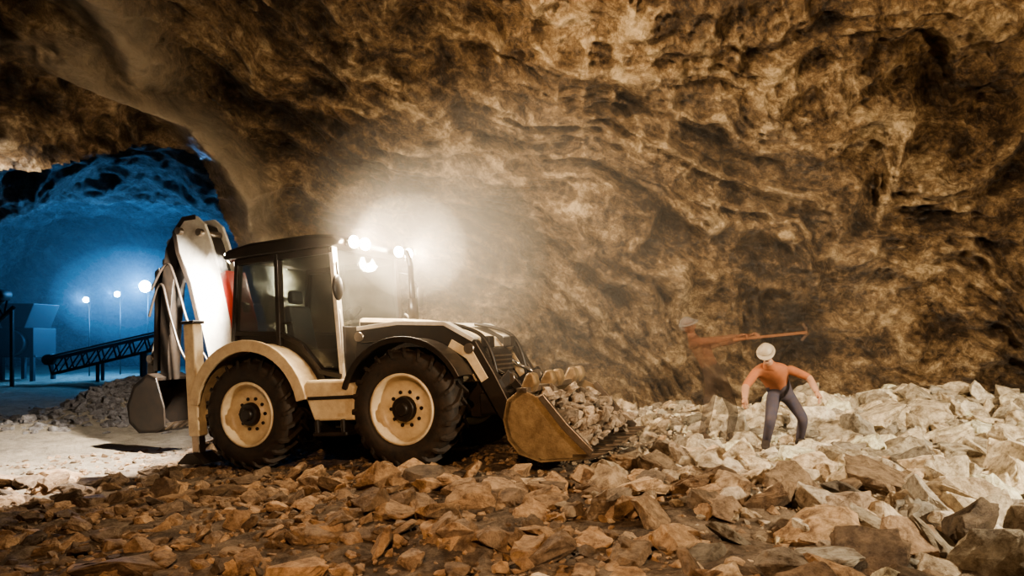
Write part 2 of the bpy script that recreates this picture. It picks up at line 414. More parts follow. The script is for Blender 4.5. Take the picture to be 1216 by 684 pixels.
# ------------------------------------------------------------------ backhoe loader
V_ = bpy.data.objects.new('backhoe_loader', None); COL.objects.link(V_); V_.matrix_world = VM
def wheel(tag, x, side, R=.71, W=.44):
    o = side
    c = (x, side*(1.15-W/2), R); hw_ = W/2
    prof = [(.40, hw_*.78), (.43, hw_*.95), (.52, hw_*1.0), (.60, hw_*.98), (.645, hw_*.88), (.665, hw_*.6), (.67, 0), (.665, -hw_*.6), (.645, -hw_*.88), (.60, -hw_*.98), (.52, -hw_), (.43, -hw_*.95), (.40, -hw_*.78)]
    revolve('tyre_'+tag, prof, c, M_rub, V_)
    bm = bmesh.new(); n = 22
    for sd in (-1, 1):
        for i in range(n):
            a = 2*math.pi*(i+(.5 if sd > 0 else 0))/n
            steps = 5; ring = []
            for k in range(steps):
                f = k/(steps-1); yy = sd*(hw_*1.0*(1-f)+(-.02)*f); aa = a+.26*f
                ro = .712-(.055*max(0, 1-f*4)); ri = .655-(.05*max(0, 1-f*4))
                dw = .030
                q = []
                for (rr, da) in ((ri, -dw*1.3), (ro, -dw), (ro, dw), (ri, dw*1.3)):
                    q.append(bm.verts.new((c[0]+rr*math.cos(aa+da), c[1]+yy, c[2]+rr*math.sin(aa+da))))
                ring.append(q)
            f0 = []
            for (rr, da) in ((.585, -dw), (.605, -dw*.8), (.605, dw*.8), (.585, dw)):
                f0.append(bm.verts.new((c[0]+rr*math.cos(a-.03+da), c[1]+sd*hw_*1.06, c[2]+rr*math.sin(a-.03+da))))
            ring = [f0]+ring
            for k in range(len(ring)-1):
                for j in range(4): bm.faces.new((ring[k][j], ring[k][(j+1) % 4], ring[k+1][(j+1) % 4], ring[k+1][j]))
            bm.faces.new(ring[0]); bm.faces.new(ring[-1][::-1])
    bm_obj('tyre_lugs_'+tag, bm, M_rub, V_, .004)
    rim = [(.415, o*hw_*.80), (.415, o*hw_*.98), (.385, o*hw_*.98), (.375, o*hw_*.80), (.345, o*hw_*.62), (.34, o*hw_*.45), (.25, o*hw_*.38), (.17, o*hw_*.40), (.165, o*hw_*.55), (.0, o*hw_*.55)]
    revolve('rim_'+tag, rim, c, M_cream, V_)
    rimb = [(.40, -o*hw_*.8), (.36, -o*hw_*.8), (.34, 0), (.34, o*hw_*.44)]
    revolve('rim_back_'+tag, rimb, c, M_cream, V_)
    cyl('hub_'+tag, (c[0], c[1]+o*hw_*.4, c[2]), (c[0], c[1]+o*hw_*.85, c[2]), .16, M_black, V_, .14, bevel=.01)
    cyl('hubcap_'+tag, (c[0], c[1]+o*hw_*.8, c[2]), (c[0], c[1]+o*hw_*1.02, c[2]), .085, M_black, V_, .07, bevel=.01)
    for i in range(10):
        a = i*.6283
        cyl('bolt_%s_%d' % (tag, i), (c[0]+.20*math.cos(a), c[1]+o*hw_*.38, c[2]+.20*math.sin(a)), (c[0]+.20*math.cos(a), c[1]+o*hw_*.48, c[2]+.20*math.sin(a)), .022, M_black, V_, seg=6)
for tag, x_, sd in (('rear_right', 0, -1), ('rear_left', 0, 1), ('front_right', 2.25, -1), ('front_left', 2.25, 1)):
    wheel(tag, x_, sd)
box('chassis', -1.0, 2.95, -.36, .36, .52, .98, M_black, V_)
cyl('axle_rear', (0, -.9, .71), (0, .9, .71), .13, M_black, V_); cyl('axle_front', (2.25, -.9, .71), (2.25, .9, .71), .11, M_black, V_)
for sd, tg in ((-1, 'right'), (1, 'left')):
    f = lambda a, b: (min(sd*a, sd*b), max(sd*a, sd*b))
    y0, y1 = f(.72, 1.14)
    def arc(r, a0, a1, cx_, n=18): return [(cx_+r*math.cos(math.radians(a0+(a1-a0)*i/n)), .71+r*math.sin(math.radians(a0+(a1-a0)*i/n))) for i in range(n+1)]
    prism('fender_rear_'+tg, arc(.90, 12, 168, 0)+arc(.84, 168, 12, 0), y0, y1, M_cream, V_, .01)
    ya, yb = f(1.10, 1.15)
    prism('fender_lip_rear_'+tg, arc(.95, 10, 170, 0)+arc(.80, 170, 10, 0), ya, yb, M_cream, V_, .01)
    ya, yb = f(.70, .74)
    prism('fender_inner_rear_'+tg, arc(.92, 0, 180, 0)+[(-.92, .6), (.92, .6)], ya, yb, M_black, V_, .0)
    y2, y3 = f(.74, 1.12)
    prism('side_panel_'+tg, [(.86, 1.02), (1.02, .60), (1.60, .60), (1.62, 1.0), (1.48, 1.08), (.93, 1.10)], y2, y3, M_cream, V_, .03)
    y4, y5 = f(.80, 1.16)
    box('step_'+tg, 1.02, 1.5, y4, y5, .42, .47, M_black, V_); box('step_bracket_'+tg, 1.05, 1.1, y4, y5, .45, .62, M_black, V_); box('step_bracket_b_'+tg, 1.42, 1.47, y4, y5, .45, .62, M_black, V_)
    box('panel_seam_'+tg, .95, 1.62, *f(1.115, 1.13), .86, .90, M_black, V_, 0)
    prism('fender_front_'+tg, arc(.82, 25, 160, 2.25)+arc(.78, 160, 25, 2.25), y0, y1, M_black, V_, .01)
    prism('fender_lip_front_'+tg, arc(.84, 24, 161, 2.25)+arc(.77, 161, 24, 2.25), *f(1.11, 1.15), M_black, V_, .01)
    prism('loader_tower_'+tg, [(1.25, .7), (1.75, .7), (1.72, 1.45), (1.6, 1.72), (1.36, 1.72), (1.28, 1.4)], *f(.50, .56), M_black, V_)
    arm = ribbon([(1.42, 1.60), (2.0, 1.62), (2.6, 1.56), (2.95, 1.36), (3.15, 1.0), (3.35, .6), (3.5, .40)], [.16, .20, .22, .24, .22, .2, .16])
    prism('loader_arm_'+tg, arm, *f(.57, .69), M_black, V_, .015)
    prism('loader_arm_cap_'+tg, ribbon([(1.42, 1.70), (2.0, 1.73), (2.64, 1.675), (3.0, 1.46)], [.05, .05, .05, .05]), *f(.55, .71), M_bone, V_, .004)
    prism('loader_arm_stripe_'+tg, ribbon([(2.7, 1.44), (2.95, 1.28), (3.12, .98)], [.10, .12, .10]), *f(.56, .70), M_cream, V_, .004)
    for (px, pz) in ((1.45, 1.6), (2.95, 1.36), (3.5, .40)):
        cyl('arm_pin_%s_%d' % (tg, int(px*100)), (px, sd*.53, pz), (px, sd*.73, pz), .06, M_steel, V_)
    hyd('lift_cylinder_'+tg, (1.6, sd*.45, .95), (2.85, sd*.45, 1.15), .06, M_black, V_)
    hyd('tilt_cylinder_'+tg, (2.3, sd*.48, 1.58), (3.36, sd*.48, .98), .055, M_black, V_)
    bar('tilt_lever_'+tg, (3.18, sd*.63, .80), (3.38, sd*.5, 1.04), .06, .12, M_black, V_)
    bar('tilt_link_'+tg, (3.36, sd*.5, 1.0), (3.58, sd*.5, .72), .05, .1, M_black, V_)
    box('stabiliser_housing_'+tg, -.98, -.80, *f(.98, 1.14), .45, 1.93, M_cream, V_, .02)
    box('stabiliser_cap_'+tg, -1.0, -.78, *f(.96, 1.16), 1.93, 1.97, M_black, V_, .01)
    box('stabiliser_leg_'+tg, -.95, -.83, *f(1.0, 1.12), .17, .6, M_steel, V_, .01)
    prism('stabiliser_foot_'+tg, [(-1.12, .1), (-.66, .1), (-.72, .16), (-.83, .24), (-.95, .24), (-1.06, .16)], *f(.90, 1.22), M_black, V_, .01)
    box('rear_frame_'+tg, -1.0, -.6, *f(.36, 1.0), .62, .78, M_cream, V_)
    tube('mirror_arm_'+tg, [(1.22, sd*.76, 2.55), (1.35, sd*.95, 2.55), (1.4, sd*1.0, 2.3)], .014, M_black, V_)
    bm = bmesh.new(); bmesh.ops.create_uvsphere(bm, u_segments=16, v_segments=10, radius=1); bmesh.ops.scale(bm, vec=(.035, .10, .16), verts=bm.verts); bmesh.ops.translate(bm, vec=(1.4, sd*1.02, 2.2), verts=bm.verts)
    bm_obj('mirror_'+tg, bm, M_black, V_, 0, True)
    tube('handrail_'+tg, [(1.25, sd*.8, 1.3), (1.32, sd*.88, 1.35), (1.32, sd*.88, 1.9), (1.25, sd*.8, 1.95)], .014, M_bone, V_)
    ys_ = sd*.74
    def gl(nm, quad, yy): 
        bm = bmesh.new(); bm.faces.new([bm.verts.new((q[0], yy, q[1])) for q in quad]); bm_obj(nm, bm, M_glass, V_)
    gl('window_rear_quarter_'+tg, [(-.46, 1.80), (.24, 1.72), (.28, 2.74), (-.33, 2.74)], ys_)
    gl('window_door_'+tg, [(.33, 1.70), (.62, 1.55), (.90, 1.25), (1.18, 1.22), (1.14, 2.74), (.33, 2.74)], ys_)
    w_ = .06
    bar('pillar_c_'+tg, (-.5, ys_, 1.55), (-.35, ys_, 2.76), .10, w_, M_black, V_)
    bar('pillar_b_'+tg, (.27, ys_, 1.5), (.30, ys_, 2.76), .11, w_, M_black, V_)
    bar('pillar_a_'+tg, (1.22, ys_, 1.05), (1.16, ys_, 2.76), .10, w_, M_bone if sd < 0 else M_black, V_)  # near pillar coloured pale to look lit, the far one stays black
    bar('sill_rear_'+tg, (-.5, ys_, 1.78), (.28, ys_, 1.72), .08, w_, M_black, V_)
    bar('door_sill_'+tg, (.28, ys_, 1.72), (.60, ys_, 1.56), .09, w_, M_black, V_)
    bar('door_sill_b_'+tg, (.60, ys_, 1.56), (.90, ys_, 1.20), .09, w_, M_black, V_)
    bar('door_sill_c_'+tg, (.88, ys_, 1.2), (1.22, ys_, 1.12), .14, w_, M_black, V_)
    bar('roof_rail_'+tg, (-.38, ys_, 2.72), (1.18, ys_, 2.72), .10, .08, M_black, V_)
    bar('door_handle_'+tg, (.36, ys_+sd*.04, 1.85), (.5, ys_+sd*.04, 1.85), .03, .03, M_black, V_)
    prism('cab_side_lower_'+tg, [(-.55, 1.0), (1.0, 1.0), (.88, 1.2), (.58, 1.55), (.28, 1.72), (-.5, 1.78)], *f(.69, .73), M_black, V_)
box('cab_floor', -.5, 1.25, -.72, .72, .98, 1.08, M_black, V_)
box('cab_rear_lower', -.55, -.48, -.74, .74, 1.0, 1.75, M_black, V_)
box('cab_front_lower', 1.2, 1.26, -.74, .74, 1.0, 1.75, M_black, V_)
bm = bmesh.new()
prof = [(-.52, 2.76), (-.56, 2.82), (-.48, 2.90), (-.1, 2.95), (.8, 2.95), (1.25, 2.90), (1.36, 2.83), (1.33, 2.76)]
rings = []
for yy, sc, dz in ((-.84, .97, -.03), (-.78, 1, 0), (0, 1, .015), (.78, 1, 0), (.84, .97, -.03)):
    rings.append([bm.verts.new((.4+(p[0]-.4)*sc, yy, p[1]+(dz if p[1] > 2.8 else 0))) for p in prof])
for a, b in zip(rings, rings[1:]):
    for j in range(len(prof)): bm.faces.new((a[j], a[(j+1) % len(prof)], b[(j+1) % len(prof)], b[j]))
bm.faces.new(rings[0]); bm.faces.new(rings[-1][::-1])
bm_obj('cab_roof', bm, M_black, V_, .02)
for nm, q in (('windscreen', [(1.22, -.72, 1.75), (1.22, .72, 1.75), (1.16, .72, 2.74), (1.16, -.72, 2.74)]), ('rear_window', [(-.5, -.72, 1.75), (-.5, .72, 1.75), (-.36, .72, 2.74), (-.36, -.72, 2.74)])):
    bm = bmesh.new(); bm.faces.new([bm.verts.new(p) for p in q]); bm_obj(nm, bm, M_glass, V_)
box('seat_base', .05, .5, -.25, .25, 1.25, 1.5, M_seat, V_, .05); prism('seat_back', [(.0, 1.45), (.14, 1.45), (.02, 2.15), (-.1, 2.12)], -.24, .24, M_seat, V_, .05)
box('seat_headrest', -.1, 0, -.13, .13, 2.17, 2.36, M_seat, V_, .04)
box('dashboard', 1.0, 1.2, -.3, .3, 1.1, 1.85, M_seat, V_, .04); cyl('steering_column', (1.05, 0, 1.6), (.85, 0, 1.95), .03, M_seat, V_)
tube('steering_wheel', [(.85+.19*math.cos(a)*.8, .19*math.sin(a), 1.95+.19*math.cos(a)*.55) for a in np.linspace(0, 2*math.pi, 14)[:-1]], .016, M_seat, V_, True)
for i, yy in enumerate((-.5, .5)): bar('control_lever_%d' % i, (-.1, yy, 1.1), (-.15, yy, 1.75), .03, .03, M_seat, V_)
hp = [(1.26, .95), (1.26, 1.86), (1.9, 1.80), (2.5, 1.66), (2.85, 1.50), (3.0, 1.30), (3.04, .95)]
prism('engine_hood', hp, -.43, .43, M_cream, V_, .05)
prism('hood_side_grille', [(1.7, 1.05), (1.7, 1.55), (2.6, 1.45), (2.75, 1.05)], -.445, .445, M_black, V_, .01)
for i in range(7): box('hood_louvre_%d' % i, 1.8, 2.6, -.455, .455, 1.1+i*.05, 1.12+i*.05, M_steel, V_, 0)
prism('hood_stripe', [(1.3, 1.80), (1.9, 1.745), (2.45, 1.62), (2.45, 1.56), (1.9, 1.68), (1.3, 1.74)], -.44, .44, M_black, V_, 0)
prism('front_grille', [(2.96, .80), (3.07, .80), (3.06, 1.28), (2.96, 1.38)], -.38, .38, M_black, V_, .01)
for i in range(8): box('grille_slat_%d' % i, 3.05, 3.085, -.36, .36, .86+i*.055, .88+i*.055, M_steel, V_, 0)
box('front_counterweight', 2.9, 3.15, -.42, .42, .55, .82, M_black, V_, .03)
cyl('exhaust_stack', (1.72, .22, 1.75), (1.72, .22, 2.55), .04, M_black, V_); cyl('exhaust_muffler', (1.72, .22, 1.75), (1.72, .22, 2.1), .07, M_black, V_)
tube('exhaust_tip', [(1.72, .22, 2.5), (1.72, .22, 2.66), (1.66, .22, 2.76)], .04, M_black, V_)
for sd in (-1, 1):
    tg = 'right' if sd < 0 else 'left'
    box('headlight_housing_'+tg, 2.98, 3.1, sd*.35-.08, sd*.35+.08, 1.36, 1.50, M_black, V_)
    tube('hood_guard_'+tg, [(2.5, sd*.5, 1.7), (2.9, sd*.5, 1.62), (3.15, sd*.5, 1.4), (3.2, sd*.5, 1.0)], .025, M_black, V_)
BZ = lambda pts: [(px_, .10+(pz_-.16)*.78) for px_, pz_ in pts]
inner = [(3.78, 1.12), (3.62, .98), (3.56, .75), (3.60, .50), (3.72, .32), (3.92, .22), (4.35, .24)]
outer = [(4.37, .20), (3.90, .16), (3.66, .27), (3.54, .47), (3.50, .75), (3.56, 1.02), (3.74, 1.18)]
prism('loader_bucket_shell', BZ(inner+outer), -1.15, 1.15, M_rust, V_, .006)
for i, yy in enumerate((-1.15, 1.12)):
    prism('loader_bucket_side_%d' % i, BZ([(3.74, 1.16), (3.56, 1.0), (3.52, .75), (3.56, .47), (3.68, .28), (3.90, .18), (4.38, .20), (4.44, .28), (4.2, .62), (3.95, 1.02)]), yy, yy+.03, M_rust, V_, .006)
    prism('bucket_side_edge_%d' % i, BZ([(4.44, .24), (4.48, .32), (4.22, .68), (3.98, 1.08), (3.92, 1.04), (4.16, .62)]), yy-.015, yy+.045, M_steel, V_, .004)
for i in range(8):
    yy = -1.1+i*2.2/7
    prism('bucket_tooth_%d' % i, BZ([(4.25, .18), (4.48, .21), (4.62, .28), (4.46, .28), (4.25, .28)]), yy-.05, yy+.05, M_steel, V_, .006)
    if i in (0, 2, 3, 5, 6): prism('bucket_guard_%d' % i, BZ([(3.70, 1.10), (3.80, 1.10), (3.86, 1.22), (3.84, 1.36), (3.76, 1.38), (3.68, 1.2)]), yy+.08, yy+.24, M_rust, V_, .025)
prism('bucket_top_lip', BZ([(3.68, 1.10), (3.80, 1.10), (3.80, 1.18), (3.68, 1.18)]), -1.15, 1.15, M_steel, V_, .006)
for sd in (-1, 1):
    for k_, oy in (('a', -.1), ('b', .08)):
        prism('bucket_bracket_%s_%d' % (k_, sd+1), BZ([(3.42, .3), (3.6, .3), (3.6, 1.0), (3.48, 1.0), (3.40, .6)]), sd*.6+oy, sd*.6+oy+.05, M_black, V_)
items = []
for i in range(190):
    bx = random.uniform(3.66, 4.45); by = random.uniform(-1.02, 1.02); r = random.uniform(.05, .2)
    top = .86-.62*max(0, (bx-3.75))
    bz = random.uniform(.26, max(.30, top)); 
    if bx > 4.15: r *= .7
    items.append((bx, by, bz, r, True, .5, tuple(np.array([.46, .37, .28])*random.uniform(.5, 1.3))))
ob = rockmesh('bucket_load', items); ob.parent = V_
box('kingpost_carriage', -1.12, -.98, -.85, .85, .55, 1.15, M_black, V_)
prism('kingpost', [(-1.45, .6), (-1.1, .6), (-1.1, 1.3), (-1.3, 1.3), (-1.45, 1.1)], -.2, .2, M_black, V_)
boom = [(-1.22, .92), (-1.06, 1.35), (-1.10, 2.0), (-1.20, 2.6), (-1.36, 3.2), (-1.46, 3.48), (-1.62, 3.62), (-1.85, 3.62), (-2.06, 3.45), (-2.05, 3.2), (-1.86, 2.85), (-1.70, 2.3), (-1.56, 1.7), (-1.42, 1.05)]
for i, (a, b) in enumerate(((-.20, -.15), (.15, .20))): prism('boom_plate_%d' % i, boom, a, b, M_bone, V_, .008)
boomi = [(-1.28, 1.0), (-1.14, 1.4), (-1.18, 2.0), (-1.28, 2.6), (-1.44, 3.2), (-1.56, 3.48), (-1.7, 3.54), (-1.9, 3.5), (-1.98, 3.38), (-1.8, 2.85), (-1.62, 2.3), (-1.48, 1.7), (-1.36, 1.1)]
prism('boom_core', boomi, -.15, .15, M_black, V_, .005)
prism('boom_edge_strip', ribbon([(-1.64, 1.9), (-1.80, 2.6), (-2.0, 3.1), (-2.05, 3.42), (-1.86, 3.6), (-1.62, 3.6)], [.07]*6), -.215, -.195, M_black, V_, .004)
for i, (px, pz) in enumerate(((-1.24, 1.05), (-1.92, 3.42), (-1.52, 3.35), (-1.45, 1.3))):
    cyl('boom_pin_%d' % i, (px, -.27, pz), (px, .27, pz), .055, M_steel, V_)
prism('boom_guard_red', [(-1.0, 1.2), (-.88, 1.3), (-.92, 2.0), (-1.10, 2.75), (-1.22, 2.72), (-1.08, 2.0)], -.19, .19, M_red, V_, .01)
hyd('boom_cylinder', (-1.2, 0, .75), (-1.0, 0, 2.2), .07, M_red, V_)
dip = [(-1.90, 3.42), (-2.10, 3.52), (-2.34, 3.22), (-2.46, 2.7), (-2.54, 2.0), (-2.58, 1.25), (-2.44, 1.2), (-2.36, 1.9), (-2.24, 2.6), (-2.10, 3.05), (-1.92, 3.25)]
prism('dipper_arm', dip, -.12, .12, M_black, V_, .01)
prism('dipper_extension', [(-2.62, 2.9), (-2.52, 2.95), (-2.66, 1.35), (-2.76, 1.35)], -.09, .09, M_black, V_, .01)
hyd('dipper_cylinder', (-1.68, .0, 2.35), (-2.30, 0, 3.3), .06, M_black, V_)
hyd('digger_bucket_cylinder', (-2.42, -.0, 3.02), (-2.86, 0, 1.55), .055, M_black, V_, .6)
hyd('boom_side_cylinder', (-1.45, .26, 1.2), (-1.95, .26, 3.3), .045, M_black, V_, .6)
tube('hydraulic_hose_a', [(-1.3, -.24, 1.2), (-1.75, -.28, 1.8), (-2.0, -.26, 2.7), (-2.25, -.2, 3.1), (-2.6, -.18, 2.6)], .02, M_black, V_)
tube('hydraulic_hose_b', [(-1.3, -.2, 1.0), (-1.9, -.24, 1.3), (-2.2, -.24, 2.2), (-2.4, -.18, 2.9), (-2.7, -.16, 2.2)], .02, M_black, V_)
bar('bucket_link_a', (-2.86, 0, 1.55), (-2.58, 0, 1.45), .06, .2, M_black, V_); bar('bucket_link_b', (-2.86, 0, 1.55), (-2.9, 0, 1.1), .06, .16, M_steel, V_)
bo = [(-2.45, 1.25), (-2.62, 1.32), (-2.92, 1.15), (-3.08, .85), (-3.05, .58), (-2.85, .42), (-2.5, .42), (-2.32, .5)]
bi = [(-2.34, .54), (-2.52, .47), (-2.82, .47), (-3.0, .62), (-3.03, .84), (-2.88, 1.11), (-2.62, 1.26), (-2.47, 1.2)]
prism('digger_bucket_shell', bo+bi, -.32, .32, M_black, V_, .005)
for i, yy in enumerate((-.32, .29)): prism('digger_bucket_side_%d' % i, bo+[(-2.32, .8)], yy, yy+.03, M_black, V_, .005)
for i in range(5): prism('digger_tooth_%d' % i, [(-2.36, .46), (-2.14, .58), (-2.34, .56)], -.28+i*.13, -.22+i*.13, M_steel, V_, .003)
# lamps
def aim(ob, dvec): ob.rotation_euler = Vector(dvec).to_track_quat('-Z', 'Y').to_euler()
def worklamp(nm, p, dvec):
    p = Vector(p); dvec = Vector(dvec).normalized()
    cyl(nm+'_housing', p-dvec*.07, p+dvec*.02, .06, M_black, V_, .085)
    cyl(nm+'_lens', p+dvec*.02, p+dvec*.03, .075, M_lamp, V_)
    bar(nm+'_bracket', p-dvec*.04, (p.x-dvec.x*.08, p.y, p.z-.1 if p.z > 2.9 else 2.82), .03, .03, M_black, V_)
def spot(nm, p, dvec, W, col, ang, blend=.6, rad=.06, parent=V_):
    l = bpy.data.lights.new(nm, 'SPOT'); l.energy = W; l.color = col; l.spot_size = math.radians(ang); l.spot_blend = blend; l.shadow_soft_size = rad
    o = bpy.data.objects.new(nm, l); link(o, parent); o.location = p; aim(o, dvec); return o
def point(nm, p, W, col, rad=.06, parent=V_):
    l = bpy.data.lights.new(nm, 'POINT'); l.energy = W; l.color = col; l.shadow_soft_size = rad
    o = bpy.data.objects.new(nm, l); link(o, parent); o.location = p; return o
WARM = (1, .80, .55)
for nm, yy in (('work_lamp_front_right', -.68), ('work_lamp_front_left', .68)):
    worklamp(nm, (1.42, yy, 2.80), (1, -.25, -.15))
    spot(nm+'_beam', (1.50, yy-.02, 2.78), (1, .15, .05), 330, WARM, 140)
    point(nm+'_bulb', (1.53, yy-.03, 2.78), 380, WARM, .13)
for nm, yy in (('work_lamp_inner_right', -.42), ('work_lamp_inner_left', .42)):
    worklamp(nm, (1.42, yy, 2.80), (1, -.5, -.1))
for nm, yy, dy_, W_ in (('work_lamp_rear_right', -.62, -.40, 4200), ('work_lamp_rear_left', .62, .2, 900)):
    worklamp(nm, (-.62, yy, 2.84), (-1, dy_, -.4))
    spot(nm+'_beam', (-.70, yy-.01, 2.80), (-1, dy_, -.42), W_, (1, .93, .82), 122)

# ------------------------------------------------------------------ people
M_skin = simple('skin', (.42, .24, .16), .5); M_shirt = simple('orange_shirt', (.40, .15, .07), .8, 0, .7, (.2, .09, .045), .3, 8)
M_jean = simple('blue_jeans', (.055, .055, .09), .85, 0, .6, (.12, .08, .05), .3, 9); M_boot = simple('boots', (.03, .02, .015), .7); M_hair = simple('hair', (.03, .018, .01), .7)
M_glove = simple('work_gloves', (.5, .42, .34), .8); M_hat = simple('hard_hat', (.4, .34, .26), .5)
def dusty(name, col, a):
    m = simple(name, col, .85, 0, .3, (.15, .08, .04)); N = m.node_tree.nodes
    N['Principled BSDF'].inputs['Alpha'].default_value = a; return m
def skinbody(name, J, E, R, root, parent, lv=2):
    keys = [k for k in J if k in R]; idx = {k: i for i, k in enumerate(keys)}
    me = bpy.data.meshes.new(name); me.from_pydata([J[k] for k in keys], [(idx[a], idx[b]) for a, b in E], [])
    ob = bpy.data.objects.new(name, me); COL.objects.link(ob)
    ob.modifiers.new('skin', 'SKIN')
    sv = me.skin_vertices[0].data
    for k in keys:
        r = R[k]; sv[idx[k]].radius = (r if isinstance(r, tuple) else (r, r)); sv[idx[k]].use_root = (k == root)
    s = ob.modifiers.new('sub', 'SUBSURF'); s.levels = lv; s.render_levels = lv
    bpy.context.view_layer.update()
    dg = bpy.context.evaluated_depsgraph_get(); m2 = bpy.data.meshes.new_from_object(ob.evaluated_get(dg))
    bpy.data.objects.remove(ob); bpy.data.meshes.remove(me)
    o2 = bpy.data.objects.new(name, m2); link(o2, parent)
    m2.materials.clear()
    for p in m2.polygons: p.use_smooth = True
    return o2
def segd(p, a, b):
    ab = b-a; t = max(0, min(1, (p-a).dot(ab)/(ab.length_squared+1e-9))); return (p-(a+ab*t)).length
def person(name, J, face, mats, hat=False, curl=.6):
    root = bpy.data.objects.new(name, None); COL.objects.link(root)
    J = {k: Vector(v) for k, v in J.items()}
    J['belly'] = J['pelvis'].lerp(J['chest'], .45)
    E = [('pelvis', 'belly'), ('belly', 'chest'), ('chest', 'neck'), ('neck', 'headb')]
    R = {'pelvis': (.15, .12), 'belly': (.135, .11), 'chest': (.15, .115), 'neck': .062, 'headb': .058}
    for s in 'RL':
        E += [('chest', 'sh'+s), ('sh'+s, 'el'+s), ('el'+s, 'wr'+s), ('pelvis', 'hip'+s), ('hip'+s, 'kn'+s), ('kn'+s, 'an'+s), ('an'+s, 'toe'+s)]
        R.update({'sh'+s: .072, 'el'+s: .052, 'wr'+s: .036, 'hip'+s: .10, 'kn'+s: .072, 'an'+s: .055, 'toe'+s: (.05, .035)})
    body = skinbody('body', J, E, R, 'pelvis', root)
    segs = [(0, 'pelvis', 'belly'), (1, 'belly', 'chest'), (1, 'chest', 'neck'), (2, 'neck', 'headb')]
    for s in 'RL': segs += [(1, 'chest', 'sh'+s), (1, 'sh'+s, 'el'+s), (2 if mats[5] else 1, 'el'+s, 'wr'+s), (0, 'pelvis', 'hip'+s), (0, 'hip'+s, 'kn'+s), (0, 'kn'+s, 'an'+s), (3, 'an'+s, 'toe'+s)]
    for m in (mats[0], mats[1], mats[2], mats[3]): body.data.materials.append(m)
    for p in body.data.polygons:
        c = p.center; p.material_index = min(segs, key=lambda sg: segd(c, J[sg[1]], J[sg[2]]))[0]
    for s in 'RL':
        a, t = J['an'+s], J['toe'+s]; dvec = (t-a); dvec.z = 0; dvec.normalize()
        heel = a-dvec*.06; heel.z = t.z
        skinbody('boot_'+s, {'h': heel, 'm': heel.lerp(t, .5)+Vector((0, 0, .01)), 't': t+dvec*.04, 'a': a+Vector((0, 0, .06))}, [('h', 'm'), ('m', 't'), ('m', 'a')], {'h': (.05, .045), 'm': (.055, .05), 't': (.05, .035), 'a': .062}, 'm', root, 2).data.materials.append(mats[3])
    fd = Vector(face).normalized(); hc = J['head']; upv = (hc-J['neck']).normalized(); side = fd.cross(upv).normalized(); fd = upv.cross(side).normalized()
    Mx = Matrix((( side.x, fd.x, upv.x, hc.x), (side.y, fd.y, upv.y, hc.y), (side.z, fd.z, upv.z, hc.z), (0, 0, 0, 1)))
    bm = bmesh.new(); bmesh.ops.create_uvsphere(bm, u_segments=32, v_segments=24, radius=1)
    for v in bm.verts:
        x, y, z = v.co; 
        k = 1-.30*max(0, -z)**1.3
        nx, ny, nz_ = x*.078*k, y*.098*(1-.12*max(0, -z)), z*.118
        if y > 0:
            ny += .026*math.exp(-((x/.16)**2+((z+.12)/.20)**2))
            ny -= .012*(math.exp(-(((x-.38)/.2)**2+((z-.06)/.14)**2))+math.exp(-(((x+.38)/.2)**2+((z-.06)/.14)**2)))
            ny += .008*math.exp(-((x/.3)**2+((z+.48)/.10)**2)) + .012*math.exp(-((x/.3)**2+((z+.85)/.16)**2))
            ny += .006*math.exp(-((x/.6)**2+((z-.25)/.10)**2))
        v.co = (nx, ny, nz_)
    for sx in (-1, 1):
        r = bmesh.ops.create_uvsphere(bm, u_segments=10, v_segments=8, radius=1)
        bmesh.ops.scale(bm, vec=(.012, .022, .034), verts=r['verts']); bmesh.ops.translate(bm, vec=(sx*.079, -.005, -.005), verts=r['verts'])
    bmesh.ops.transform(bm, matrix=Mx, verts=bm.verts); bm_obj('head', bm, mats[2], root, 0, True)
    bm = bmesh.new()
    for sx in (-1, 1):
        r = bmesh.ops.create_uvsphere(bm, u_segments=10, v_segments=8, radius=.012); bmesh.ops.translate(bm, vec=(sx*.031, .082, .008), verts=r['verts'])
    r = bmesh.ops.create_uvsphere(bm, u_segments=10, v_segments=6, radius=1); bmesh.ops.scale(bm, vec=(.024, .006, .006), verts=r['verts']); bmesh.ops.translate(bm, vec=(0, .091, -.056), verts=r['verts'])
    bmesh.ops.transform(bm, matrix=Mx, verts=bm.verts); bm_obj('eyes_and_mouth', bm, mats[4], root, 0, True)
    bm = bmesh.new(); bmesh.ops.create_uvsphere(bm, u_segments=28, v_segments=20, radius=1)
    dele = [v for v in bm.verts if (v.co.z < (.35 if v.co.y > .1 else -.35))]
    bmesh.ops.delete(bm, geom=dele, context='VERTS')
    sc = (.098, .122, .125) if hat else (.085, .106, .126)
    for v in bm.verts: v.co = (v.co.x*sc[0], v.co.y*sc[1], v.co.z*sc[2]+(.012 if hat else .002))
    bmesh.ops.transform(bm, matrix=Mx, verts=bm.verts); bm_obj('hair' if not hat else 'hard_hat_shell', bm, mats[6] if hat else mats[4], root, 0, True)
    if hat:
        bm = bmesh.new(); bmesh.ops.create_cone(bm, segments=32, cap_ends=True, radius1=1, radius2=.9, depth=.012)
        for v in bm.verts: v.co = (v.co.x*.115, v.co.y*.15+.02, v.co.z+.05)
        bmesh.ops.transform(bm, matrix=Mx, verts=bm.verts); bm_obj('hard_hat_brim', bm, mats[6], root, .003, True)
